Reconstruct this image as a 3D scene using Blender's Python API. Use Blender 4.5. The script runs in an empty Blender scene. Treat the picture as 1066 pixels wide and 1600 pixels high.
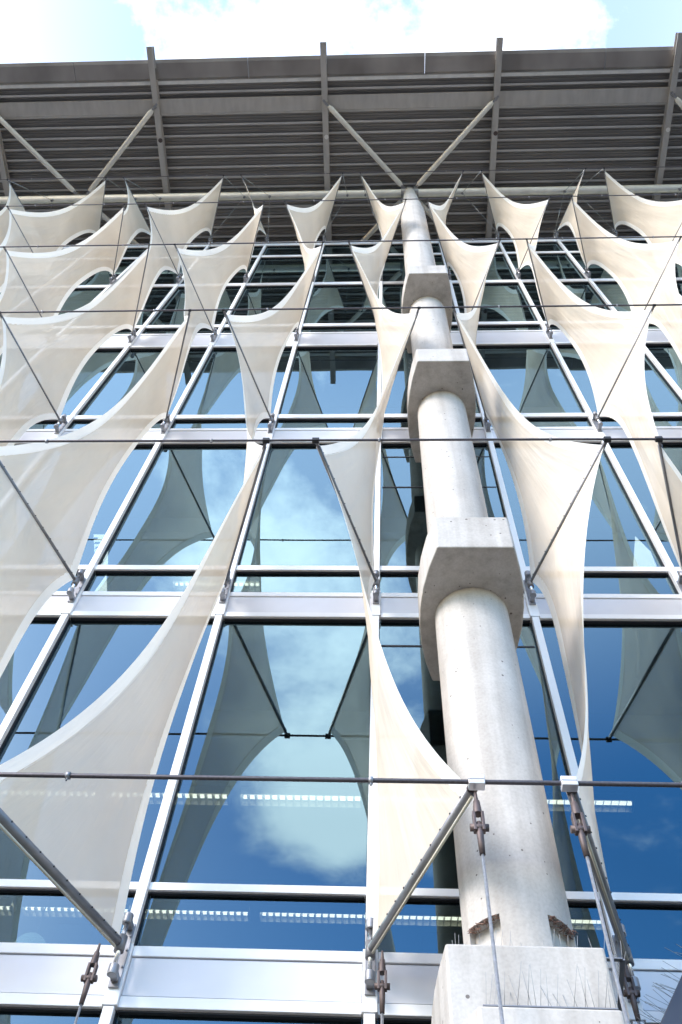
import bpy, bmesh, math, random
from mathutils import Vector, Matrix
from math import sin, cos, pi, radians
random.seed(7)
S = bpy.context.scene
COL = S.collection

# ------------------------------------------------------------------ camera
CAMP = Vector((0.0941, -5.4173, 0.0))
F = Vector((-0.05005537, 0.48628253, 0.87236676))
R = Vector((0.99874636, 0.02400528, 0.04392564))
U = Vector((-4.18861819e-04, -0.873471835, 0.4868745))
cd = bpy.data.cameras.new('camera')
cam = bpy.data.objects.new('camera', cd)
COL.objects.link(cam)
cd.sensor_fit = 'VERTICAL'; cd.sensor_height = 36.0
FPX = 1364.2466
cd.lens = FPX / 1600 * 36
cd.clip_start = 0.05; cd.clip_end = 3000
m = Matrix(((R.x, U.x, -F.x), (R.y, U.y, -F.y), (R.z, U.z, -F.z))).to_4x4()
m.translation = CAMP
cam.matrix_world = m
S.camera = cam

def proj(P):                      # pixel of the photograph, only used to skip repeats far outside the view
    v = Vector(P) - CAMP
    z = v.dot(F)
    if z < 0.1: return (1e6, 1e6)
    return (533 + FPX * v.dot(R) / z, 800 - FPX * v.dot(U) / z)

def near_view(pts, mg=300):
    q = [proj(p) for p in pts]
    x0 = min(a[0] for a in q); x1 = max(a[0] for a in q)
    y0 = min(a[1] for a in q); y1 = max(a[1] for a in q)
    return x1 > -mg and x0 < 1066 + mg and y1 > -200 and y0 < 1900

# ------------------------------------------------------------------ world, sun, exposure
SUN_EL, SUN_AZ = radians(33), radians(226)       # azimuth clockwise from +Y
w = bpy.data.worlds.new('World'); S.world = w; w.use_nodes = True
nt = w.node_tree; nt.nodes.clear()
N = nt.nodes.new; L = nt.links.new
out = N('ShaderNodeOutputWorld'); bg = N('ShaderNodeBackground'); L(bg.outputs[0], out.inputs[0])
sky = N('ShaderNodeTexSky'); sky.sky_type = 'NISHITA'; sky.sun_disc = False
sky.sun_elevation = SUN_EL; sky.sun_rotation = SUN_AZ
sky.air_density = 1.0; sky.dust_density = 0.6; sky.ozone_density = 1.6
tc = N('ShaderNodeTexCoord')
sep = N('ShaderNodeSeparateXYZ'); L(tc.outputs['Generated'], sep.inputs[0])
zz = N('ShaderNodeMath'); zz.operation = 'MAXIMUM'; zz.inputs[1].default_value = 0.04; L(sep.outputs[2], zz.inputs[0])
dx = N('ShaderNodeMath'); dx.operation = 'DIVIDE'; L(sep.outputs[0], dx.inputs[0]); L(zz.outputs[0], dx.inputs[1])
dy = N('ShaderNodeMath'); dy.operation = 'DIVIDE'; L(sep.outputs[1], dy.inputs[0]); L(zz.outputs[0], dy.inputs[1])
cv = N('ShaderNodeCombineXYZ'); L(dx.outputs[0], cv.inputs[0]); L(dy.outputs[0], cv.inputs[1])
mp = N('ShaderNodeMapping'); mp.inputs['Location'].default_value = (3.1, 1.7, 0); mp.inputs['Scale'].default_value = (1.0, 1.0, 1.0)
L(cv.outputs[0], mp.inputs[0])
nz = N('ShaderNodeTexNoise'); nz.inputs['Scale'].default_value = 2.9; nz.inputs['Detail'].default_value = 10; nz.inputs['Roughness'].default_value = 0.62
nz.inputs['Distortion'].default_value = 0.12
L(mp.outputs[0], nz.inputs['Vector'])
# more cloud overhead than low down
hz = N('ShaderNodeMapRange'); hz.inputs[1].default_value = 0.60; hz.inputs[2].default_value = 0.99; hz.inputs[3].default_value = -0.19; hz.inputs[4].default_value = -0.02
L(sep.outputs[2], hz.inputs[0])
ad = N('ShaderNodeMath'); ad.operation = 'ADD'; L(nz.outputs[0], ad.inputs[0]); L(hz.outputs[0], ad.inputs[1])
# banks of cloud: centre (x/z, y/z), radius, amount
for (bx, by, br_, amt) in ((-.05, -1.10, .26, .52), (-.07, -.78, .46, .25), (.42, -.78, .2, .10), (0, -.5, .3, -.08), (-.10, 0.0, .32, .10), (.36, 0.0, .2, -.22), (-.45, .02, .16, -.16)):
    ds = N('ShaderNodeVectorMath'); ds.operation = 'DISTANCE'; ds.inputs[1].default_value = (bx, by, 0); L(cv.outputs[0], ds.inputs[0])
    mr_ = N('ShaderNodeMapRange'); mr_.interpolation_type = 'SMOOTHSTEP'; mr_.inputs[1].default_value = br_; mr_.inputs[2].default_value = 0; mr_.inputs[3].default_value = 0; mr_.inputs[4].default_value = amt
    L(ds.outputs['Value'], mr_.inputs[0])
    a2 = N('ShaderNodeMath'); a2.operation = 'ADD'; L(ad.outputs[0], a2.inputs[0]); L(mr_.outputs[0], a2.inputs[1]); ad = a2
hs_ = N('ShaderNodeHueSaturation'); hs_.inputs['Saturation'].default_value = 1.38; hs_.inputs['Value'].default_value = 1.95; L(sky.outputs[0], hs_.inputs['Color'])
rp = N('ShaderNodeValToRGB'); rp.color_ramp.elements[0].position = 0.42; rp.color_ramp.elements[1].position = 0.78
rp.color_ramp.interpolation = 'EASE'
L(ad.outputs[0], rp.inputs[0])
mx = N('ShaderNodeMix'); mx.data_type = 'RGBA'
veil = N('ShaderNodeMapRange'); veil.interpolation_type = 'SMOOTHSTEP'; veil.inputs[1].default_value = 0.66; veil.inputs[2].default_value = 0.88; veil.inputs[3].default_value = 0.0; veil.inputs[4].default_value = 0.30
L(sep.outputs[2], veil.inputs[0])
thin = N('ShaderNodeMapRange'); thin.interpolation_type = 'SMOOTHSTEP'; thin.inputs[1].default_value = 0.90; thin.inputs[2].default_value = 0.98; thin.inputs[3].default_value = 1.0; thin.inputs[4].default_value = 0.48
L(sep.outputs[2], thin.inputs[0])
vt = N('ShaderNodeMath'); vt.operation = 'MULTIPLY'; L(veil.outputs[0], vt.inputs[0]); L(thin.outputs[0], vt.inputs[1])
scr = N('ShaderNodeMath'); scr.operation = 'MAXIMUM'; L(rp.outputs[0], scr.inputs[0]); L(vt.outputs[0], scr.inputs[1])
L(scr.outputs[0], mx.inputs[0]); L(hs_.outputs[0], mx.inputs[6]); mx.inputs[7].default_value = (16.0, 16.4, 16.8, 1)
L(mx.outputs[2], bg.inputs[0]); bg.inputs[1].default_value = 0.15

sl = bpy.data.lights.new('sun', 'SUN'); sl.energy = 2.35; sl.angle = radians(24); sl.color = (1, 0.925, 0.83)
so = bpy.data.objects.new('sun', sl); COL.objects.link(so)
sd = Vector((sin(SUN_AZ) * cos(SUN_EL), cos(SUN_AZ) * cos(SUN_EL), sin(SUN_EL)))
so.rotation_euler = sd.to_track_quat('Z', 'Y').to_euler(); so.location = (0, -30, 40)

S.view_settings.view_transform = 'Standard'
S.view_settings.look = 'None'
S.view_settings.gamma = 1
S.view_settings.exposure = 0.77
S.cycles.max_bounces = 10
S.cycles.transparent_max_bounces = 24
S.cycles.caustics_reflective = False
S.cycles.caustics_refractive = False

# ------------------------------------------------------------------ materials
def mat(name):
    mt = bpy.data.materials.new(name); mt.use_nodes = True
    n = mt.node_tree; n.nodes.clear()
    o = n.nodes.new('ShaderNodeOutputMaterial')
    return mt, n, o

def principled(name, col, rough=0.5, metal=0.0, var=0.08, nscale=3.0, bump=0.0, bscale=40.0, stretch=(1, 1, 1), emit=None):
    mt, n, o = mat(name)
    b = n.nodes.new('ShaderNodeBsdfPrincipled'); n.links.new(b.outputs[0], o.inputs[0])
    b.inputs['Roughness'].default_value = rough; b.inputs['Metallic'].default_value = metal
    t = n.nodes.new('ShaderNodeTexCoord'); mpg = n.nodes.new('ShaderNodeMapping'); mpg.inputs['Scale'].default_value = stretch
    n.links.new(t.outputs['Object'], mpg.inputs[0])
    z = n.nodes.new('ShaderNodeTexNoise'); z.inputs['Scale'].default_value = nscale; z.inputs['Detail'].default_value = 6
    n.links.new(mpg.outputs[0], z.inputs['Vector'])
    r = n.nodes.new('ShaderNodeValToRGB'); r.color_ramp.elements[0].position = 0.3; r.color_ramp.elements[1].position = 0.7
    r.color_ramp.elements[0].color = tuple(c * (1 - var) for c in col) + (1,)
    r.color_ramp.elements[1].color = tuple(min(1, c * (1 + var)) for c in col) + (1,)
    n.links.new(z.outputs[0], r.inputs[0]); n.links.new(r.outputs[0], b.inputs['Base Color'])
    if bump:
        z2 = n.nodes.new('ShaderNodeTexNoise'); z2.inputs['Scale'].default_value = bscale; z2.inputs['Detail'].default_value = 4
        n.links.new(mpg.outputs[0], z2.inputs['Vector'])
        bp = n.nodes.new('ShaderNodeBump'); bp.inputs['Strength'].default_value = bump; bp.inputs['Distance'].default_value = 0.01
        n.links.new(z2.outputs[0], bp.inputs['Height']); n.links.new(bp.outputs[0], b.inputs['Normal'])
    if emit:
        b.inputs['Emission Color'].default_value = emit[:3] + (1,); b.inputs['Emission Strength'].default_value = emit[3]
    return mt

M = {}
M['white_metal'] = principled('white_aluminium', (0.88, 0.88, 0.89), 0.4, 0.0, 0.05, 2.5, 0.05, 12, (1, 1, .3))
M['panel'] = principled('spandrel_aluminium', (0.70, 0.695, 0.72), 0.42, 0.1, 0.07, 1.5, 0.1, 3)
M['gasket'] = principled('black_gasket', (0.02, 0.02, 0.025), 0.6)
M['steel_tube'] = principled('grey_painted_steel', (0.23, 0.225, 0.235), 0.42, 0.35, 0.18, 6, 0.1, 30)
M['chrome'] = principled('stainless_pin', (0.72, 0.72, 0.74), 0.22, 0.9, 0.05)
M['bracket'] = principled('galvanised_bracket', (0.30, 0.30, 0.32), 0.45, 0.5, 0.2, 9)
M['brown_steel'] = principled('weathered_brown_steel', (0.115, 0.085, 0.08), 0.55, 0.4, 0.3, 14)
M['cable'] = principled('dark_wire_rope', (0.10, 0.09, 0.10), 0.45, 0.5, 0.2, 60)
M['bright_cable'] = principled('bright_wire_rope', (0.42, 0.43, 0.46), 0.35, 0.7, 0.2, 60)
M['cord'] = principled('cream_cord', (0.62, 0.58, 0.47), 0.7)
M['clamp'] = principled('light_clamp', (0.68, 0.67, 0.70), 0.35, 0.4)
M['roof_steel'] = principled('painted_roof_steel', (0.52, 0.49, 0.465), 0.5, 0.1, 0.10, 5, 0.1, 20, (1, .3, 1))
M['roof_pale'] = principled('pale_pipe_paint', (0.82, 0.80, 0.77), 0.42, 0.1, 0.08, 4)
M['purlin'] = principled('pale_purlin', (0.56, 0.54, 0.525), 0.5, 0.1, 0.12, 3, 0, 8, (.3, 1, 1))
M['deck'] = principled('roof_decking', (0.31, 0.29, 0.28), 0.5, 0.25, 0.14, 3, 0.05, 8, (.25, 3, 1))
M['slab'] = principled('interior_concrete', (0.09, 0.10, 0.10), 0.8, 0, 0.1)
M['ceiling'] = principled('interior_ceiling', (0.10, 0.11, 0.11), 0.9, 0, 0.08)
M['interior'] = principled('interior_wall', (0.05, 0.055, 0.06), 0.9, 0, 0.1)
M['tube_light'] = principled('fluorescent_tube', (0.9, 0.9, 0.85), 0.5, 0, 0, emit=(1.0, 0.92, 0.78, 4.5))
M['louver'] = principled('louver_metal', (0.45, 0.44, 0.4), 0.35, 0.7)
M['banner'] = principled('banner_daylight_glow', (0.85, 0.86, 0.86), 0.6, emit=(1, 1, 1, 3.0))  # white cloth, no lamp: emission stands in for daylight falling on it
M['ink'] = principled('dark_lettering', (0.12, 0.14, 0.18), 0.6)
M['globe'] = principled('pale_green_globe', (0.55, 0.75, 0.66), 0.3, emit=(0.6, 0.85, 0.75, 0.35))
M['spike'] = principled('thin_steel_wire', (0.30, 0.30, 0.30), 0.5, 0.3)
M['grout'] = principled('white_grout', (0.74, 0.74, 0.74), 0.8, 0, 0.15, 12, 0.3, 60)
M['nest'] = principled('rusty_twigs', (0.22, 0.13, 0.10), 0.9, 0, 0.6, 40, 0.8, 80)
M['ground'] = principled('paved_ground', (0.13, 0.12, 0.105), 0.85, 0, 0.15, 0.8, 0.2, 20)
M['bark'] = M['nest']

# fascia metal, streaky
def fascia_mat():
    mt, n, o = mat('bronze_fascia')
    b = n.nodes.new('ShaderNodeBsdfPrincipled'); n.links.new(b.outputs[0], o.inputs[0])
    b.inputs['Metallic'].default_value = 0.55; b.inputs['Roughness'].default_value = 0.33
    t = n.nodes.new('ShaderNodeTexCoord'); mpg = n.nodes.new('ShaderNodeMapping'); mpg.inputs['Scale'].default_value = (0.6, .4, 1)
    n.links.new(t.outputs['Object'], mpg.inputs[0])
    z = n.nodes.new('ShaderNodeTexNoise'); z.inputs['Scale'].default_value = 1.2; z.inputs['Detail'].default_value = 3
    n.links.new(mpg.outputs[0], z.inputs['Vector'])
    r = n.nodes.new('ShaderNodeValToRGB'); r.color_ramp.elements[0].position = 0.32; r.color_ramp.elements[1].position = 0.7
    r.color_ramp.elements[0].color = (0.26, 0.235, 0.22, 1); r.color_ramp.elements[1].color = (0.46, 0.42, 0.395, 1)
    n.links.new(z.outputs[0], r.inputs[0]); n.links.new(r.outputs[0], b.inputs['Base Color'])
    return mt
M['fascia'] = fascia_mat()

def concrete_mat():
    mt, n, o = mat('cast_concrete')
    b = n.nodes.new('ShaderNodeBsdfPrincipled'); n.links.new(b.outputs[0], o.inputs[0])
    b.inputs['Roughness'].default_value = 0.82
    t = n.nodes.new('ShaderNodeTexCoord')
    z = n.nodes.new('ShaderNodeTexNoise'); z.inputs['Scale'].default_value = 2.6; z.inputs['Detail'].default_value = 9; z.inputs['Roughness'].default_value = .62
    n.links.new(t.outputs['Object'], z.inputs['Vector'])
    r = n.nodes.new('ShaderNodeValToRGB'); r.color_ramp.elements[0].position = 0.3; r.color_ramp.elements[1].position = 0.72
    r.color_ramp.elements[0].color = (0.44, 0.41, 0.38, 1); r.color_ramp.elements[1].color = (0.56, 0.53, 0.50, 1)
    n.links.new(z.outputs[0], r.inputs[0])
    # fine speckle
    z3 = n.nodes.new('ShaderNodeTexNoise'); z3.inputs['Scale'].default_value = 55; z3.inputs['Detail'].default_value = 5
    n.links.new(t.outputs['Object'], z3.inputs['Vector'])
    r3 = n.nodes.new('ShaderNodeValToRGB'); r3.color_ramp.elements[0].position = 0.33; r3.color_ramp.elements[1].position = 0.6
    r3.color_ramp.elements[0].color = (.92, .915, .91, 1); r3.color_ramp.elements[1].color = (1.03, 1.03, 1.03, 1)
    n.links.new(z3.outputs[0], r3.inputs[0])
    m1 = n.nodes.new('ShaderNodeMix'); m1.data_type = 'RGBA'; m1.blend_type = 'MULTIPLY'; m1.inputs[0].default_value = 1
    n.links.new(r.outputs[0], m1.inputs[6]); n.links.new(r3.outputs[0], m1.inputs[7])
    # air holes
    v = n.nodes.new('ShaderNodeTexVoronoi'); v.inputs['Scale'].default_value = 10; v.inputs['Randomness'].default_value = 1
    n.links.new(t.outputs['Object'], v.inputs['Vector'])
    z4 = n.nodes.new('ShaderNodeTexNoise'); z4.inputs['Scale'].default_value = 1.7; n.links.new(t.outputs['Object'], z4.inputs['Vector'])
    th = n.nodes.new('ShaderNodeMapRange'); th.inputs[1].default_value = 0.4; th.inputs[2].default_value = 0.7; th.inputs[3].default_value = 0.05; th.inputs[4].default_value = 0.12
    n.links.new(z4.outputs[0], th.inputs[0])
    lt = n.nodes.new('ShaderNodeMath'); lt.operation = 'LESS_THAN'; n.links.new(v.outputs['Distance'], lt.inputs[0]); n.links.new(th.outputs[0], lt.inputs[1])
    m2 = n.nodes.new('ShaderNodeMix'); m2.data_type = 'RGBA'; m2.inputs[7].default_value = (.16, .14, .13, 1)
    n.links.new(lt.outputs[0], m2.inputs[0]); n.links.new(m1.outputs[2], m2.inputs[6])
    # vertical form-work seam and streaks
    mpg = n.nodes.new('ShaderNodeMapping'); mpg.inputs['Scale'].default_value = (9, 9, .35); n.links.new(t.outputs['Object'], mpg.inputs[0])
    z5 = n.nodes.new('ShaderNodeTexNoise'); z5.inputs['Scale'].default_value = 1.0; z5.inputs['Detail'].default_value = 4; n.links.new(mpg.outputs[0], z5.inputs['Vector'])
    r5 = n.nodes.new('ShaderNodeValToRGB'); r5.color_ramp.elements[0].position = 0.3; r5.color_ramp.elements[1].position = 0.55
    r5.color_ramp.elements[0].color = (.80, .785, .77, 1); r5.color_ramp.elements[1].color = (1, 1, 1, 1)
    n.links.new(z5.outputs[0], r5.inputs[0])
    m3 = n.nodes.new('ShaderNodeMix'); m3.data_type = 'RGBA'; m3.blend_type = 'MULTIPLY'; m3.inputs[0].default_value = 1
    n.links.new(m2.outputs[2], m3.inputs[6]); n.links.new(r5.outputs[0], m3.inputs[7])
    n.links.new(m3.outputs[2], b.inputs['Base Color'])
    bp = n.nodes.new('ShaderNodeBump'); bp.inputs['Strength'].default_value = 0.2; bp.inputs['Distance'].default_value = 0.004
    n.links.new(z3.outputs[0], bp.inputs['Height']); n.links.new(bp.outputs[0], b.inputs['Normal'])
    return mt
M['concrete'] = concrete_mat()

def glass_mat():
    mt, n, o = mat('coated_glass')
    tr = n.nodes.new('ShaderNodeBsdfTransparent'); tr.inputs[0].default_value = (0.40, 0.44, 0.43, 1)
    gl = n.nodes.new('ShaderNodeBsdfGlossy'); gl.inputs['Roughness'].default_value = 0.0
    gl.inputs[0].default_value = (0.56, 0.81, 0.92, 1)
    lw = n.nodes.new('ShaderNodeLayerWeight'); lw.inputs[0].default_value = 0.5
    mr = n.nodes.new('ShaderNodeMapRange'); mr.inputs[1].default_value = 0.25; mr.inputs[2].default_value = 0.85; mr.inputs[3].default_value = 0.17; mr.inputs[4].default_value = 0.42
    n.links.new(lw.outputs['Facing'], mr.inputs[0])
    t = n.nodes.new('ShaderNodeTexCoord')
    z = n.nodes.new('ShaderNodeTexNoise'); z.inputs['Scale'].default_value = 0.7; z.inputs['Detail'].default_value = 1
    n.links.new(t.outputs['Object'], z.inputs['Vector'])
    bp = n.nodes.new('ShaderNodeBump'); bp.inputs['Strength'].default_value = 0.12; bp.inputs['Distance'].default_value = 0.012
    n.links.new(z.outputs[0], bp.inputs['Height']); n.links.new(bp.outputs[0], gl.inputs['Normal'])
    ms = n.nodes.new('ShaderNodeMixShader'); n.links.new(mr.outputs[0], ms.inputs[0])
    n.links.new(tr.outputs[0], ms.inputs[1]); n.links.new(gl.outputs[0], ms.inputs[2]); n.links.new(ms.outputs[0], o.inputs[0])
    return mt
M['glass'] = glass_mat()

def fabric_mat(name, col, transp, trans):
    mt, n, o = mat(name)
    t = n.nodes.new('ShaderNodeTexCoord')
    uv = n.nodes.new('ShaderNodeUVMap')
    mp_ = n.nodes.new('ShaderNodeMapping'); mp_.inputs['Scale'].default_value = (9, 1.6, 1); n.links.new(uv.outputs[0], mp_.inputs[0])
    z = n.nodes.new('ShaderNodeTexNoise'); z.inputs['Scale'].default_value = 1.3; z.inputs['Detail'].default_value = 5; n.links.new(mp_.outputs[0], z.inputs['Vector'])
    z2 = n.nodes.new('ShaderNodeTexNoise'); z2.inputs['Scale'].default_value = 1.1; z2.inputs['Detail'].default_value = 4; n.links.new(t.outputs['Object'], z2.inputs['Vector'])
    r = n.nodes.new('ShaderNodeValToRGB'); r.color_ramp.elements[0].position = 0.3; r.color_ramp.elements[1].position = 0.7
    r.color_ramp.elements[0].color = tuple(c * .93 for c in col) + (1,); r.color_ramp.elements[1].color = tuple(min(1, c * 1.05) for c in col) + (1,)
    n.links.new(z2.outputs[0], r.inputs[0])
    d = n.nodes.new('ShaderNodeBsdfDiffuse'); tl = n.nodes.new('ShaderNodeBsdfTranslucent'); tp = n.nodes.new('ShaderNodeBsdfTransparent')
    n.links.new(r.outputs[0], d.inputs[0]); n.links.new(r.outputs[0], tl.inputs[0])
    bp = n.nodes.new('ShaderNodeBump'); bp.inputs['Strength'].default_value = 0.55; bp.inputs['Distance'].default_value = 0.03
    n.links.new(z.outputs[0], bp.inputs['Height']); n.links.new(bp.outputs[0], d.inputs['Normal']); n.links.new(bp.outputs[0], tl.inputs['Normal'])
    m1 = n.nodes.new('ShaderNodeMixShader'); m1.inputs[0].default_value = trans
    n.links.new(d.outputs[0], m1.inputs[1]); n.links.new(tl.outputs[0], m1.inputs[2])
    m2 = n.nodes.new('ShaderNodeMixShader'); m2.inputs[0].default_value = transp
    n.links.new(m1.outputs[0], m2.inputs[1]); n.links.new(tp.outputs[0], m2.inputs[2]); n.links.new(m2.outputs[0], o.inputs[0])
    return mt
M['fabric'] = fabric_mat('cream_mesh_fabric', (0.87, 0.775, 0.655), 0.16, 0.20)
M['hem'] = fabric_mat('cream_hem_webbing', (0.97, 0.94, 0.89), 0.0, 0.3)

# ------------------------------------------------------------------ mesh helpers
class MB:
    def __init__(s): s.v = []; s.f = []; s.smooth = []; s.uv = []
    def quadfaces(s, base, fs, sm=False):
        for f in fs: s.f.append(tuple(base + i for i in f)); s.smooth.append(sm)
    def box(s, x0, x1, y0, y1, z0, z1):
        b = len(s.v)
        s.v += [(x, y, z) for z in (z0, z1) for y in (y0, y1) for x in (x0, x1)]
        s.quadfaces(b, [(0, 2, 3, 1), (4, 5, 7, 6), (0, 1, 5, 4), (2, 6, 7, 3), (0, 4, 6, 2), (1, 3, 7, 5)])
        return s
    def obox(s, c, ax, ay, az):            # centre, half-axis vectors
        b = len(s.v); c = Vector(c); ax = Vector(ax); ay = Vector(ay); az = Vector(az)
        for k in (-1, 1):
            for j in (-1, 1):
                for i in (-1, 1): s.v.append(tuple(c + ax * i + ay * j + az * k))
        s.quadfaces(b, [(0, 2, 3, 1), (4, 5, 7, 6), (0, 1, 5, 4), (2, 6, 7, 3), (0, 4, 6, 2), (1, 3, 7, 5)])
        return s
    def tube(s, pts, rad, n=10, caps=True):
        pts = [Vector(p) for p in pts]
        if not hasattr(rad, '__len__'): rad = [rad] * len(pts)
        b = len(s.v); T = (pts[-1] - pts[0]).normalized()
        a = T.orthogonal().normalized(); c = T.cross(a)
        for p, r in zip(pts, rad):
            for i in range(n):
                t = 2 * pi * i / n; s.v.append(tuple(p + a * cos(t) * r + c * sin(t) * r))
        for j in range(len(pts) - 1):
            for i in range(n):
                k = (i + 1) % n
                s.quadfaces(b, [(j * n + i, j * n + k, (j + 1) * n + k, (j + 1) * n + i)], True)
        if caps:
            s.quadfaces(b, [tuple(reversed(range(n))), tuple((len(pts) - 1) * n + i for i in range(n))])
        return s
    def prism(s, poly, z0, z1, sm=False):  # poly in xy, counter-clockwise
        b = len(s.v); n = len(poly)
        s.v += [(x, y, z0) for x, y in poly] + [(x, y, z1) for x, y in poly]
        for i in range(n):
            k = (i + 1) % n; s.quadfaces(b, [(i, k, n + k, n + i)], sm)
        s.quadfaces(b, [tuple(reversed(range(n))), tuple(range(n, 2 * n))])
        return s
    def build(s, name, mt, parent=None, bevel=0):
        me = bpy.data.meshes.new(name); me.from_pydata(s.v, [], s.f); me.update()
        me.polygons.foreach_set('use_smooth', s.smooth)
        me.materials.append(mt)
        o = bpy.data.objects.new(name, me); COL.objects.link(o)
        if parent: o.parent = parent
        if bevel:
            md = o.modifiers.new('bevel', 'BEVEL'); md.width = bevel; md.segments = 2; md.limit_method = 'ANGLE'; md.angle_limit = radians(40)
        return o

def tag(o, label=None, cat=None, group=None, kind=None):
    if label: o['label'] = label
    if cat: o['category'] = cat
    if group: o['group'] = group
    if kind: o['kind'] = kind
    return o

def thing(name, label, cat, loc=(0, 0, 0), group=None):
    o = bpy.data.objects.new(name, None); COL.objects.link(o); o.location = loc; o.empty_display_size = 0.2
    return tag(o, label, cat, group)

def reorigin(root, children_world_built=True):
    """children were modelled in world coordinates: keep them there under a root that stands elsewhere"""
    off = Vector(root.location)
    for ch in root.children:
        ch.location = Vector(ch.location) - off

ORD = ['first', 'second', 'third', 'fourth', 'fifth', 'sixth', 'seventh', 'eighth', 'ninth']

# ------------------------------------------------------------------ setting
g = MB(); g.v = [(-600, -600, -1.6), (600, -600, -1.6), (600, 600, -1.6), (-600, 600, -1.6)]; g.quadfaces(0, [(0, 1, 2, 3)])
tag(g.build('ground', M['ground']), kind='structure')

# ------------------------------------------------------------------ facade levels
W = 1.66
ZB = [3.616, 7.931, 12.430, 16.867, 21.451, 25.913]
ZT = [3.409, 7.829, 12.402, 16.849, 21.326, 25.639]
BO, EO = 1.86, 0.585
def lean(l, k): return 1 if (l + k) % 2 else -1
GY = 0.085          # glass plane; frame faces stand at y = 0
KS = range(-8, 8)

bld = thing('glass_building', 'tall glass building front gridded with white metal frames behind the cream sails', 'building', (0, 8, -1.6))
# storeys as (z0, z1, kind)
SPAN = [(3.262, 3.690), (7.490, 7.942), (11.92, 12.445), (16.44, 17.29)]
HEAD = (25.50, 25.94)
TRANS = [(4.140, 4.205), (8.415, 8.507), (12.88, 13.02), (17.76, 17.93), (21.10, 21.31), (24.08, 24.26)]
for k in range(-9, 9):
    x = k * W
    if not near_view([(x, 0, 3), (x, 0, 26)], 500): continue
    mb = MB()
    prev = -1.6
    for (a, b_) in SPAN:
        mb.box(x - .036, x + .036, 0, .12, prev, a - .006)
        mb.box(x - .05, x + .05, -.006, .12, a, b_)
        prev = b_ + .006
    mb.box(x - .036, x + .036, 0, .12, prev, 25.96)
    o = mb.build('mullion', M['white_metal'], bld, .004)
    gk = MB().box(x - .041, x + .041, .055, .083, -1.5, 25.5).build('gasket', M['gasket'], o)
for k in range(-9, 8):
    xa, xb = k * W + .052, (k + 1) * W - .052
    ga, gb = k * W + .03, (k + 1) * W - .03
    cuts = []
    for (a, b_) in SPAN:
        if not near_view([(xa, 0, a), (xb, 0, b_)]): continue
        s_ = MB(); s_.box(xa, xb, .022, .10, b_ - .075, b_); s_.box(xa, xb, .022, .10, a, a + .075)
        o = s_.build('spandrel', M['white_metal'], bld, .004)
        MB().box(xa, xb, .05, .083, a - .009 * (1 + a / 10), a - .002).build('gasket', M['gasket'], o)
        MB().box(xa + .002, xb - .002, .034, .09, a + .085, b_ - .083).build('spandrel_panel', M['panel'], o)
    for (a, b_) in TRANS + [HEAD]:
        if not near_view([(xa, 0, a), (xb, 0, b_)]): continue
        xx = .038 if (a, b_) != HEAD else .038
        o = MB().box(k * W + xx, (k + 1) * W - xx, .034, .11, a, b_).build('transom', M['white_metal'], bld, .004)
        MB().box(k * W + .05, (k + 1) * W - .05, .055, .083, a - .009 * (1 + a / 10), a - .002).build('gasket', M['gasket'], o)
    hs = sorted(SPAN + TRANS + [HEAD]); z0 = -1.5
    for (a, b_) in hs:
        if near_view([(xa, 0, z0), (xb, 0, a)], 150):
            pm = MB().box(ga, gb, GY, GY + .001, z0 - .03, a + .03)
            tx, tz = random.uniform(-.0022, .0022), random.uniform(-.0012, .0012)      # every pane sits a little out of plane
            pm.v = [(x_, y_ + (x_ - (ga + gb) / 2) * tx + (z_ - (z0 + a) / 2) * tz, z_) for x_, y_, z_ in pm.v]
            pm.build('window_pane', M['glass'], bld)
        z0 = b_
for z in (11.51, 10.56, 7.08):
    MB().box(.06, W - .06, GY - .006, GY - .001, z - .012, z + .012).build('glazing_joint', M['gasket'], bld)
# side and back walls, interior slabs and ceilings
XL, XR, YB = -17, 17, 16
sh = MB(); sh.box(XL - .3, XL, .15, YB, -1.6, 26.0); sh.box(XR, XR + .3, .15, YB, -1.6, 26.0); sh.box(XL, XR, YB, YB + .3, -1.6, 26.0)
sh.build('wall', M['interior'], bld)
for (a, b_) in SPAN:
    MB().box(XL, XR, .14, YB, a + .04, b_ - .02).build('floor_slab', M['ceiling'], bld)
# interior columns and bulkheads so that the rooms are not empty
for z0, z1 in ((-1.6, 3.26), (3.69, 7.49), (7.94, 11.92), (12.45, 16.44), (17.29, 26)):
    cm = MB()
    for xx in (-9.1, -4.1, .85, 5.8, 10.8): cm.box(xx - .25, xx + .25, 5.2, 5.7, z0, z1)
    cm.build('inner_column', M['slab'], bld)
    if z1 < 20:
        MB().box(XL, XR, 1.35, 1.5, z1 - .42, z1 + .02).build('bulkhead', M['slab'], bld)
reorigin(bld)

# ------------------------------------------------------------------ ceiling lights seen through the panes
def light_fixture(x0, x1, y, z, label, group):
    t = thing('ceiling_light', label, 'ceiling light', ((x0 + x1) / 2, y, z), group)
    h = MB(); h.box(x0, x1, y - .10, y + .10, z + .05, z + .09); h.box(x0, x1, y - .10, y - .092, z - .02, z + .05); h.box(x0, x1, y + .092, y + .10, z - .02, z + .05)
    h.build('housing', M['louver'], t)
    MB().tube([(x0 + .02, y, z + .025), (x1 - .02, y, z + .025)], .022, 8).build('lamp_tube', M['tube_light'], t)
    lv = MB(); n = int((x1 - x0) / .085)
    for i in range(n + 1):
        xx = x0 + (x1 - x0) * i / n
        lv.obox((xx, y, z - .015), (.003, 0, .0), (0, .09, 0), (.010, 0, .022))
    lv.build('louver', M['louver'], t)
    for xx in (x0 + .15, x1 - .15): MB().tube([(xx, y, z + .09), (xx, y, z + .24)], .006, 6).build('hanger', M['bracket'], t)
    reorigin(t)
rowname = {0: 'row just behind the glass', 1: 'row farther inside'}
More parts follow.
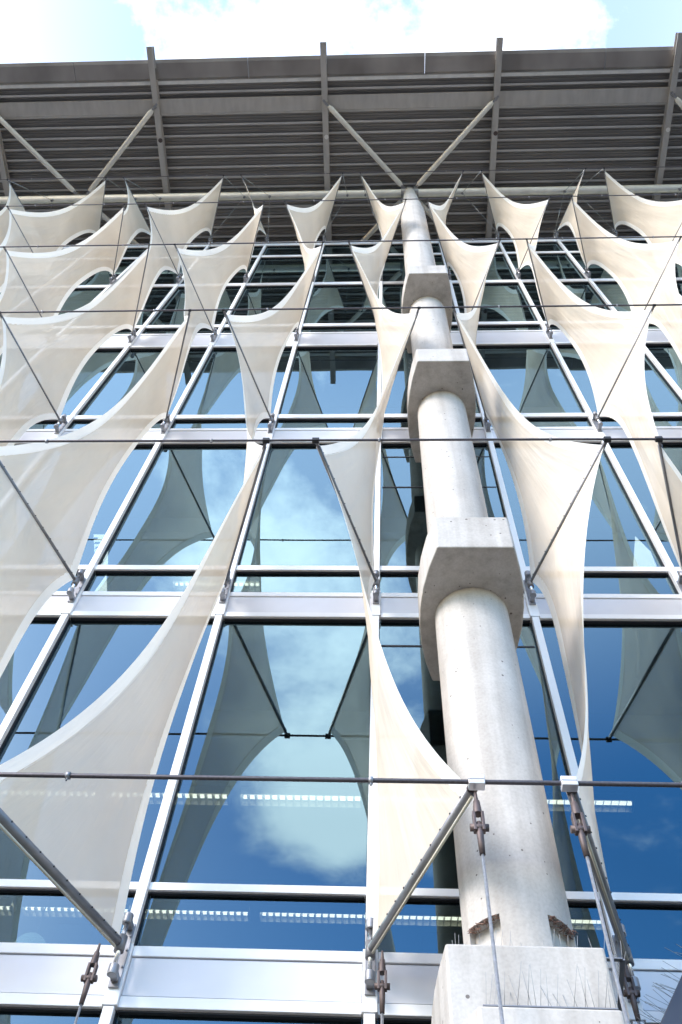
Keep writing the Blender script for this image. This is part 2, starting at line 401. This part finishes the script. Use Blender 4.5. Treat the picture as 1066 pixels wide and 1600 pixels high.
for lvl, z, rows in ((0, 7.2, ((2.42, -1.57), (4.52, -1.49))), (1, 11.6, ((2.40, -3.30),))):
    for ri, (y, xs) in enumerate(rows):
        for i in range(-3, 4):
            x0 = xs + i * 1.55
            if (x0 + 1.4 > 3.3 and lvl == 0) or (lvl == 1 and i != 0): continue
            if not near_view([(x0, y, z), (x0 + 1.4, y, z)], 0): continue
            where = 'lower' if lvl == 0 else 'upper'
            light_fixture(x0, x0 + 1.40, y, z, 'louvered strip light, %s storey, %s, %s from the left' % (where, rowname[ri], ORD[i + 3]), 'strip lights on the ceilings inside')

t = thing('globe_lamp', 'pale green glass globe hanging inside the lower left window', 'lamp', (-3.42, 2.5, 5.38))
gm = MB(); c = Vector((-3.42, 2.5, 5.28))
for j in range(13):
    pass
rr = .17
gm.tube([c + Vector((0, 0, -rr * cos(pi * j / 12))) for j in range(13)], [max(.002, rr * sin(pi * j / 12)) for j in range(13)], 20)
gm.build('shade', M['globe'], t); MB().tube([c + Vector((0, 0, rr)), (-3.42, 2.5, 7.4)], .008, 6).build('stem', M['bracket'], t)
reorigin(t)

# white pointed banners behind the glass
def banner(pts, label, marks=None):
    t = thing('hanging_banner', label, 'banner', (sum(p[0] for p in pts) / len(pts), .6, min(p[1] for p in pts)), 'white banners inside the third storey windows')
    b = MB(); n = len(pts)
    b.v = [(x, .6, z) for x, z in pts] + [(x, .62, z) for x, z in pts]
    b.quadfaces(0, [tuple(range(n)), tuple(reversed(range(n, 2 * n)))] + [(i, n + i, n + (i + 1) % n, (i + 1) % n) for i in range(n)])
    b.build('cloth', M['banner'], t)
    if marks:
        q = MB()
        for (x, z, w_) in marks: q.box(x, x + w_, .592, .598, z, z + .05)
        q.build('lettering', M['ink'], t)
    reorigin(t)
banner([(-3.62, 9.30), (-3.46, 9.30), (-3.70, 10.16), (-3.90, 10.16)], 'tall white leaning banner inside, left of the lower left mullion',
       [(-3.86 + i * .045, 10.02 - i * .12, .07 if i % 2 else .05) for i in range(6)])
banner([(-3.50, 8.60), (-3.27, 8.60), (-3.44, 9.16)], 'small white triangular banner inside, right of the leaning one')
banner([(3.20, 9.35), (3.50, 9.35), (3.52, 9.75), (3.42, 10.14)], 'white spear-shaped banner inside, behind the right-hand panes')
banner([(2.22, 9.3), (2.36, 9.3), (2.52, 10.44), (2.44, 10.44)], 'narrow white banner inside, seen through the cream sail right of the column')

# ------------------------------------------------------------------ sails
HALO = 0
def bp_(l, k, u):
    s = lean(l, k)
    return Vector((k * W, -.115, ZB[l - 1] - .01)).lerp(Vector((k * W + s * EO, -BO, ZT[l - 1])), u)
NU, NV = 20, 44
def sail_pt(l, k, s, v, seed):
    q = 4 * v * (1 - v)
    ui = .02 + [.15, .19, .22, .24, .24][l - 1] * (1 - abs(2 * v ** 1.3 - 1) ** 2.6); uo = .965 - [.30, .29, .25, .23, .22][l - 1] * q
    u = ui + (uo - ui) * s
    # corner reinforcement: fabric pulls straight near the corners
    P = bp_(l, k, u).lerp(bp_(l + 1, k, u), v)
    # saddle: the belly bows sideways a little, opposite ways
    bow = .05 * sin(pi * s) * sin(2 * pi * v + seed) * .6
    wr = .006 * sin(s * 26 + seed * 3 + 5 * v) * (1 - q) + .004 * sin(s * 15 + v * 9 + seed)
    P.x += (bow + wr) * min(1, q * 2)
    return P
def make_sail(l, k, label, group):
    seed = random.uniform(0, 6.28)
    root = thing('shade_sail', label, 'shade sail', bp_(l, k, .05), group)
    def grid(name, s0, s1, nu, mt, off=0.0, thick=0.0):
        vs = []; fs = []; uvs = []
        for j in range(NV + 1):
            v = .003 + (1 - .006) * j / NV
            for i in range(nu + 1):
                s = s0(v) + (s1(v) - s0(v)) * i / nu
                P = sail_pt(l, k, s, v, seed); P.x += off
                vs.append(tuple(P)); uvs.append((s + seed, v * 2 + seed))
        n = nu + 1
        for j in range(NV):
            for i in range(nu): fs.append((j * n + i, j * n + i + 1, (j + 1) * n + i + 1, (j + 1) * n + i))
        me = bpy.data.meshes.new(name); me.from_pydata(vs, [], fs); me.update()
        uvl = me.uv_layers.new(name='UVMap')
        for lp in me.loops: uvl.data[lp.index].uv = uvs[lp.vertex_index]
        me.polygons.foreach_set('use_smooth', [True] * len(me.polygons))
        me.materials.append(mt)
        o = bpy.data.objects.new(name, me); COL.objects.link(o); o.parent = root
        if thick:
            md = o.modifiers.new('t', 'SOLIDIFY'); md.thickness = thick; md.offset = 0
        return o
    def hw(v):                       # hem width as share of the sail's width
        q = 4 * v * (1 - v)
        return .115 / (BO * (.93 - .47 * q))
    fab = grid('fabric', lambda v: hw(v) * .9, lambda v: 1 - hw(v) * .9, NU, M['fabric'])
    grid('inner_hem', lambda v: 0, lambda v: hw(v), 2, M['hem'])
    grid('outer_hem', lambda v: 1 - hw(v), lambda v: 1, 2, M['hem'])
    reorigin(root)
    return root
ROW = ['lowest', 'second lowest', 'middle', 'second highest', 'highest']
def side_words(k):
    return ('left', ORD[-k]) if k <= 0 else ('right', ORD[k - 1])
vis = {}
for l in range(1, 6):
    for k in range(-8, 9):
        pts = [bp_(l, k, u) for u in (0, 1)] + [bp_(l + 1, k, u) for u in (0, 1)]
        if near_view(pts, 60):
            sd_, o_ = side_words(k)
            make_sail(l, k, 'cream fabric sail in the %s row, %s to the %s of the concrete column' % (ROW[l - 1], o_, sd_), 'cream sails stretched between the booms')

# ------------------------------------------------------------------ booms
BROW = ['lowest', 'second lowest', 'third lowest', 'fourth', 'second highest', 'highest']
def make_boom(l, k, label):
    A, B = bp_(l, k, .0), bp_(l, k, 1)
    d = (B - A).normalized()
    root = thing('sail_boom', label, 'boom', (k * W, 0, ZB[l - 1]), 'grey tube booms hinged to the mullions')
    r = [.030, .022, .019, .018, .017, .016][l - 1]
    hinge = Vector((k * W, -.115, ZB[l - 1] - .01))
    a0 = hinge + d * .04; b0 = B - d * .07
    t_ = MB().tube([a0, b0], r, 14)
    # row of screw heads where the fabric pocket is laced
    up = (Vector((0, 0, 1)) - d * d.z).normalized(); sx = d.cross(up)
    nrm = (up * .2 - Vector((lean(l, k), 0, 0)) * 1.0); nrm = (nrm - d * nrm.dot(d)).normalized()
    tube = t_.build('tube', M['steel_tube'], root)
    if l < 3:
        for i in range(11):
            c_ = a0.lerp(b0, .05 + .09 * i)
            MB().tube([c_ + nrm * (r - .002), c_ + nrm * (r + .005)], .006, 6).build('screw', M['gasket'], tube)
    # sleeve round the pin
    MB().tube([hinge + Vector((0, 0, -.055)), hinge + Vector((0, 0, .055))], .034, 12).build('hinge_sleeve', M['steel_tube'], root)
    MB().tube([hinge + Vector((0, 0, -.20)), hinge + Vector((0, 0, .20))], .016, 10).build('hinge_pin', M['chrome'], root)
    br = MB(); hx, hy, hz_ = hinge
    br.box(hx - .035, hx + .035, -.022, -.008, hz_ - .24, hz_ + .22)
    for s in (-1, 1):
        zc = hz_ + s * .185
        br.box(hx - .024, hx + .024, hy, -.022, zc - .022, zc + .022)
        br.tube([(hx, hy, zc - .035), (hx, hy, zc + .035)], .034, 12)
    for zz_ in (-.1, .02, .12): br.tube([(hx + .022, -.022, hz_ + zz_), (hx + .022, -.034, hz_ + zz_)], .009, 6)
    br.build('hinge_bracket', M['bracket'], root, .003)
    # tip fork and cable clamp
    tp = MB(); tp.obox(B - d * .06, d * .07, up * .014, sx * (.026 if l == 1 else .014)); tp.build('tip_fork', M['brown_steel'] if l == 1 else M['steel_tube'], root)
    q = [.043, .034, .022, .02, .02, .02][l - 1]; q2 = q * .68
    cl = MB(); cl.box(B.x - q, B.x + q, B.y - q2, B.y + q2, B.z - q2 - .004, B.z - .004); cl.box(B.x - q, B.x + q, B.y - q2, B.y + q2, B.z + .0, B.z + q2)
    cl.build('cable_clamp', M['clamp'] if l == 1 else M['gasket'], root, .004)
    if l == 1:
        o_ = -up * (r + .016)
        cm = MB().tube([a0 + o_ + d * .02, b0 + o_], .009, 8); cm.build('lacing_cord', M['cord'], root)
    reorigin(root)
for l in range(1, 7):
    for k in range(-8, 9):
        if near_view([bp_(l, k, 0), bp_(l, k, 1)], 25):
            sd_, o_ = side_words(k)
            make_boom(l, k, '%s-leaning boom, %s row, %s to the %s of the column' % ('right' if lean(l, k) > 0 else 'left', BROW[l - 1], o_, sd_))

# ------------------------------------------------------------------ horizontal cables
CN = ['lowest thick dark cable, running in front of the column', 'second dark cable from the bottom, crossing the column shaft', 'third dark cable up, above the middle sail row',
      'fourth dark cable up, level with the top of the glazing', 'fifth cable, thin, just below the white roof pipe', 'highest thin cable, strung in front of the roof decking']
for l in range(1, 7):
    z = ZT[l - 1]; rad = [.013, .013, .013, .013, .011, .009][l - 1]
    t = thing('steel_cable', CN[l - 1], 'cable', (0, -BO, z), 'horizontal cables linking the boom tips')
    pts = []
    for i in range(-10, 11):
        pts.append((i * W, -BO, z + random.uniform(-.004, .004)))
    MB().tube(pts, rad, 8).build('rope', M['cable'], t)
    for k in range(-8, 9):
        c_ = MB()
        x = k * W + .02 * l; c_.tube([(x - .012, -BO, z), (x + .012, -BO, z)], rad + .008, 8); c_.tube([(x, -BO, z), (x, -BO, z - .035)], .006, 6)
        c_.build('clip', M['bracket'], t)
    reorigin(t)

# ------------------------------------------------------------------ tie-down cables with forks
def tie_down(P, label):
    P = Vector(P)
    t = thing('tie_down_cable', label, 'tie cable', (P.x, P.y, -1.6), 'tie cables running down from the lowest booms')
    b = MB()
    b.tube([P, P + Vector((0, 0, -.06))], [.008, .012], 8)
    b.tube([P + Vector((0, 0, -.06)), P + Vector((0, 0, -.15))], [.017, .026], 10)
    for s in (-1, 1):
        b.obox(P + Vector((s * .022, 0, -.20)), (.008, 0, 0), (0, .02, 0), (0, 0, .06))
    b.build('fork', M['brown_steel'], t, .003)
    MB().tube([P + Vector((-.048, 0, -.235)), P + Vector((.048, 0, -.235))], .020, 10).build('fork_pin', M['brown_steel'], t)
    MB().tube([P + Vector((0, 0, -.20)), P + Vector((0, 0, -.28)), P + Vector((0, 0, -.40))], [.012, .019, .015], 10).build('cable_socket', M['brown_steel'], t)
    MB().tube([P + Vector((0, 0, -.40)), Vector((P.x, P.y, -1.6))], .0085, 8).build('rope', M['bright_cable'], t)
    reorigin(t)
for k in (-1, 0, 1, 2):
    B = bp_(1, k, .985)
    names = {-1: 'lower left boom', 0: 'boom whose tip crosses the column', 1: 'boom just right of the column', 2: 'boom beyond the right edge'}
    tie_down(B + Vector((0, 0, -.05)), 'long tie cable from the tip of the ' + names[k])
    A = bp_(1, k, .085)
    nm = {-1: 'lower left hinge', 0: 'hinge beside the centre mullion', 1: 'hinge right of the column', 2: 'hinge beyond the right edge'}
    tie_down(A + Vector((lean(1, k) * .03, -.02, -.10)), 'short brown fork and cable dropping from the ' + nm[k])

# ------------------------------------------------------------------ roof canopy
roof = thing('roof_canopy', 'overhanging corrugated metal roof with steel rafters above the sails', 'roof', (0, 0, 28.0))
dk = MB(); prof = []
y = -4.15; per = .297
ZD = 28.30
while y < 14:
    # one deep corrugation: flat bottom pan, two small ribs, dark recess
    prof += [(y, ZD), (y + .075, ZD), (y + .085, ZD + .13), (y + .125, ZD + .13), (y + .130, ZD + .07), (y + .145, ZD + .07), (y + .150, ZD + .13),
             (y + .195, ZD + .13), (y + .200, ZD + .06), (y + .215, ZD + .06), (y + .220, ZD + .13), (y + .287, ZD + .13)]
    MB().box(-18, 18, y + .002, y + .06, ZD - .03, ZD - .003).build('purlin', M['purlin'], roof)
    y += per
b0_ = 0
for (yy, z_) in prof: dk.v += [(-18, yy, z_), (18, yy, z_)]
for i in range(len(prof) - 1): dk.quadfaces(0, [(2 * i, 2 * i + 1, 2 * i + 3, 2 * i + 2)])
nb = len(dk.v); dk.v += [(-18, -4.15, ZD + .18), (18, -4.15, ZD + .18), (18, 14, ZD + .18), (-18, 14, ZD + .18)]; dk.quadfaces(nb, [(0, 1, 2, 3)])
dk.build('roof_deck', M['deck'], roof)
# fascia tray in lengths with open joints
jx = -19.2
while jx < 18:
    f_ = MB()
    pr = [(-4.69, 28.30), (-4.60, 28.25), (-4.20, 28.22), (-4.14, 28.26), (-4.14, 28.42), (-4.69, 28.42)]
    n = len(pr); x0, x1 = jx + .007, jx + 5.11 - .007
    f_.v = [(x0, a, b_) for a, b_ in pr] + [(x1, a, b_) for a, b_ in pr]
    f_.quadfaces(0, [tuple(range(n)), tuple(reversed(range(n, 2 * n)))] + [(i, n + i, n + (i + 1) % n, (i + 1) % n) for i in range(n)])
    f_.build('fascia_panel', M['fascia'], roof, .004)
    jx += 5.11
MB().box(-18, 18, -4.12, -4.03, 28.255, 28.30).build('edge_trim', M['roof_pale'], roof)
MB().box(-18, 18, -3.66, -3.26, 28.19, 28.295).build('edge_beam', M['roof_steel'], roof, .01)
for i, x in enumerate([.83 + 2.49 + 4.98 * j for j in range(-4, 3)]):
    rf = MB()
    rf.box(x - .085, x + .085, -5.03, 13.5, 28.0, 28.03); rf.box(x - .03, x + .03, -5.02, 13.5, 28.03, 28.24); rf.box(x - .085, x + .085, -5.03, 13.5, 28.24, 28.262)
    o = rf.build('rafter', M['roof_steel'], roof, .003)
    MB().tube([(x + .02, -2.55, 27.965), (x + .02, -2.55, 28.0)], .062, 14).build('round_cap', M['roof_pale'] if i % 2 else M['brown_steel'], o)
reorigin(roof)

t = tag(MB().tube([(-18, -1.0, 27.5), (18, -1.0, 27.5)], .115, 24).build('roof_pipe', M['roof_pale']), 'long white horizontal pipe carried on the column tops under the roof', 'pipe')

def strut(A, B, label, r=.075):
    A = Vector(A); B = Vector(B); d = (B - A).normalized()
    t = thing('roof_strut', label, 'strut', A, 'diagonal struts between the columns and the rafters')
    MB().tube([A + d * .12, A + d * .24, B - d * .26, B - d * .13], [.03, r, r, .035], 16).build('tube', M['roof_pale'], t)
    up = Vector((0, 0, 1)); sx = d.cross(up).normalized()
    for s, P in ((1, A + d * .07), (-1, B - d * .05)):
        b = MB(); b.obox(P, d * .11, sx * .03, sx.cross(d) * .05); b.tube([P - sx * .05, P + sx * .05], .03, 10)
        b.build('end_fitting', M['bracket'], t, .004)
    reorigin(t)
for cx, nm in ((.83, 'centre column'), (-9.13, 'left column hidden by the sails'), (10.79, 'column beyond the right edge')):
    top = Vector((cx, -1.0, 27.55))
    strut(top + Vector((-.12, -.08, .05)), (cx - 2.49 + .0, -3.50, 28.0), 'pale tube strut from the %s forward left to a rafter' % nm)
    strut(top + Vector((.12, -.08, .05)), (cx + 2.49 - .0, -3.50, 28.0), 'pale tube strut from the %s forward right to a rafter' % nm)
    strut(top + Vector((-.12, .1, .02)), (cx - 2.49 + .06, 1.5, 28.0), 'pale tube strut from the %s back left under the decking' % nm)
    strut(top + Vector((.12, .1, .02)), (cx + 2.49 - .06, 1.5, 28.0), 'pale tube strut from the %s back right under the decking' % nm)

# thin stays from the top boom tips over the pipe and down to the glazing head
for k in range(-6, 7):
    tip = bp_(6, k, 1); px, py = proj(tip)
    if not (-60 < px < 1126): continue
    cxp = tip.x + (.55 if px < 380 else (-.35 if px > 640 else .1)) * (1 if k % 2 == 0 else .5)
    cl = Vector((cxp, -1.0, 27.37))
    sd_, o_ = side_words(k)
    t = thing('stay_wire', 'stay wire over the pipe, %s to the %s of the column' % (o_, sd_), 'wire', cl, 'thin stay wires at the roof pipe')
    MB().tube([tip + Vector((0, .02, .02)), cl], .007, 6).build('upper_wire', M['bright_cable'], t)
    MB().tube([cl, (k * W, -.12, ZB[5] + .2)], .006, 6).build('lower_wire', M['bright_cable'], t)
    MB().tube([cl + Vector((0, 0, -.09)), cl + Vector((0, 0, .02))], .035, 10).build('pipe_clamp', M['bracket'], t)
    reorigin(t)

# ------------------------------------------------------------------ concrete columns
def block_poly(cx, cy, hf, hm, dep, n=7):
    """barrel-shaped plan: flat front and back, convex sides"""
    pts = []
    for i in range(n + 1):                       # right side, front to back
        q = i / n; yy = cy - dep + 2 * dep * q
        pts.append((cx + hf + (hm - hf) * (1 - (2 * q - 1) ** 2), yy))
    for i in range(n + 1):
        q = 1 - i / n; yy = cy - dep + 2 * dep * q
        pts.append((cx - hf - (hm - hf) * (1 - (2 * q - 1) ** 2), yy))
    return pts
def boolean_cut(o, cutters):
    for c in cutters:
        md = o.modifiers.new('cut', 'BOOLEAN'); md.operation = 'DIFFERENCE'; md.object = c; md.solver = 'EXACT'
    bpy.context.view_layer.update(); dg = bpy.context.evaluated_depsgraph_get()
    me = bpy.data.meshes.new_from_object(o.evaluated_get(dg))
    o.modifiers.clear(); o.data = me; me.name = 'shaft'
    for c in cutters: bpy.data.objects.remove(c, do_unlink=True)

def spikes(poly_line, z, label, n=34, h=.11):
    """fan of thin steel bird wires along a line of points"""
    t = thing('bird_spikes', label, 'bird spikes', (poly_line[0][0], poly_line[0][1], z), 'steel bird spikes on the column blocks')
    b = MB(); st = MB()
    pts = [Vector((x, y_, z)) for x, y_ in poly_line]
    seg = [(pts[i], pts[i + 1]) for i in range(len(pts) - 1)]
    tot = sum((b_ - a_).length for a_, b_ in seg)
    for a_, b_ in seg:
        d = (b_ - a_); L_ = d.length; sd2 = Vector((d.y, -d.x, 0)).normalized()
        m_ = max(2, int(n * L_ / tot))
        st.obox((a_ + b_) / 2 + Vector((0, 0, .004)), d / 2, sd2 * .012, (0, 0, .003))
        for i in range(m_):
            p = a_.lerp(b_, (i + random.uniform(.2, .8)) / m_) + Vector((0, 0, .005))
            dr = Vector((random.uniform(-.25, .25), random.uniform(-.25, .25), 1)) + sd2 * random.choice((-.45, 0, .45))
            b.tube([p, p + dr.normalized() * h * random.uniform(.85, 1.15)], .0013, 4)
    b.build('wires', M['spike'], t); st.build('base_strip', M['steel_tube'], t)
    reorigin(t)

def column(cx, label, detailed=True):
    CY = -1.0; r = .325
    t = thing('concrete_column', label, 'column', (cx, CY, -1.6), None)
    sh_ = MB(); n = 48
    sh_.tube([(cx, CY, 2.66), (cx, CY, 4.5), (cx, CY, 23.6), (cx, CY, 24.2), (cx, CY, 27.45)], [.300, .308, r, r * .99, .16], n)
    so_ = sh_.build('shaft', M['concrete'])
    if detailed:
        cs = []
        for s in (-1, 1):
            a = radians(46) * s
            nx, ny = sin(a), -cos(a)                    # outward normal of the flat
            c = Vector((cx + nx * (.235 + .3), CY + ny * (.235 + .3), 2.63))
            b = MB(); b.obox(c, Vector((nx, ny, 0)) * .3, Vector((-ny, nx, 0)) * .108, (0, 0, .42))
            cs.append(b.build('cutter', M['grout']))
        boolean_cut(so_, cs)
        for p_ in so_.data.polygons: p_.use_smooth = len(p_.vertices) == 4 and abs(p_.normal.z) < .3
        if hasattr(so_.data, 'set_sharp_from_angle'): so_.data.set_sharp_from_angle(angle=radians(35))
    so_.parent = t
    MB().tube([(cx, CY, 2.62), (cx, CY, 2.83)], .229, 40).build('grout_collar', M['grout'], t)
    for i, (z0, z1, hf, hm, dep) in enumerate(((6.085, 6.585, .31, .44, .70), (10.55, 11.03, .325, .44, .71), (14.995, 15.54, .325, .44, .71))):
        MB().prism(block_poly(cx, CY, hf, hm, dep), z0, z1).build('capital_block', M['concrete'], t, .012)
    MB().prism(block_poly(cx - .08, CY, .37, .42, .62), 2.20, 2.63).build('base_block', M['concrete'], t, .012)
    lo = MB(); pl = [(cx - .33, -1.70), (cx + .28, -1.70), (cx + .40, -1.5), (cx + .40, -.4), (cx - .42, -.4), (cx - .42, -1.5)]
    lo.prism(pl, -1.6, 2.285); lo.build('pier', M['concrete'], t, .012)
    # steel cap at the head
    hd = MB(); hd.tube([(cx, CY, 27.44), (cx, CY, 27.66)], .17, 24); hd.tube([(cx - .26, CY, 27.5), (cx + .26, CY, 27.5)], .14, 20); hd.build('head_cap', M['bracket'], t, .004)
    reorigin(t)
    return t
column(.83, 'pale concrete column with stacked barrel-shaped blocks, standing in front of the glass')

for i, (z, hf, dep) in enumerate(((2.63, .37, .58), (6.585, .31, .64), (11.03, .325, .65), (15.54, .325, .65))):
    nm = ['base block at the foot of the column', 'lowest capital block', 'second capital block up', 'topmost capital block'][i]
    c = .83
    spikes([(c - hf - .06, -1.1), (c - hf - .02, -1 - dep + .06), (c + hf + .02, -1 - dep + .06), (c + hf + .06, -1.1)], z + .001, 'bird spikes on the ' + nm, 44)
spikes([(.83 - .31, -1.68), (.83 + .27, -1.68)], 2.287, 'row of bird spikes on the pier below the base block', 26, .16)

for s, nm in ((-1, 'left'), (1, 'right')):
    b = MB(); a = radians(46) * s; nx, ny = sin(a), -cos(a); c = Vector((.83 + nx * .275, -1 + ny * .275, 3.035))
    for i in range(55):
        p = c + Vector((-ny, nx, 0)) * random.uniform(-.10, .10) + Vector((nx, ny, 0)) * random.uniform(-.012, .03) + Vector((0, 0, random.uniform(-.012, .012)))
        d = Vector((random.uniform(-1, 1), random.uniform(-1, 1), random.uniform(-.3, .3))).normalized() * .016
        b.tube([p - d, p + d], .0022, 4)
    tag(b.build('bird_nest', M['nest']), 'clump of rusty brown twigs wedged in the %s notch at the column foot' % nm, 'nest')
t = thing('dark_metal_bracket', 'dark grey sloping metal bracket at the lower right corner, edged with bird wires', 'bracket', (1.9, -.5, 2.6))
b = MB(); pr = [(1.60, 2.90), (1.98, 3.44), (2.30, 3.60), (2.6, 3.3), (2.6, 2.2), (1.55, 2.2)]; n = len(pr)
b.v = [(x, -.5, z) for x, z in pr] + [(x, -.06, z) for x, z in pr]
b.quadfaces(0, [tuple(range(n)), tuple(reversed(range(n, 2 * n)))] + [(i, n + i, n + (i + 1) % n, (i + 1) % n) for i in range(n)])
b.build('body', principled('dark_grey_steel', (0.07, 0.07, 0.085), 0.45, 0.4, 0.15), t, .006)
b = MB()
for i in range(26):
    q = random.random(); p = Vector((1.60 + .38 * q, -.45, 2.90 + .54 * q))
    b.tube([p, p + Vector((-.10 + random.uniform(-.03, .03), random.uniform(-.04, .04), .07 + random.uniform(-.03, .03)))], .0013, 4)
b.build('bird_wires', M['spike'], t)
reorigin(t)
print('objects', len(bpy.data.objects))
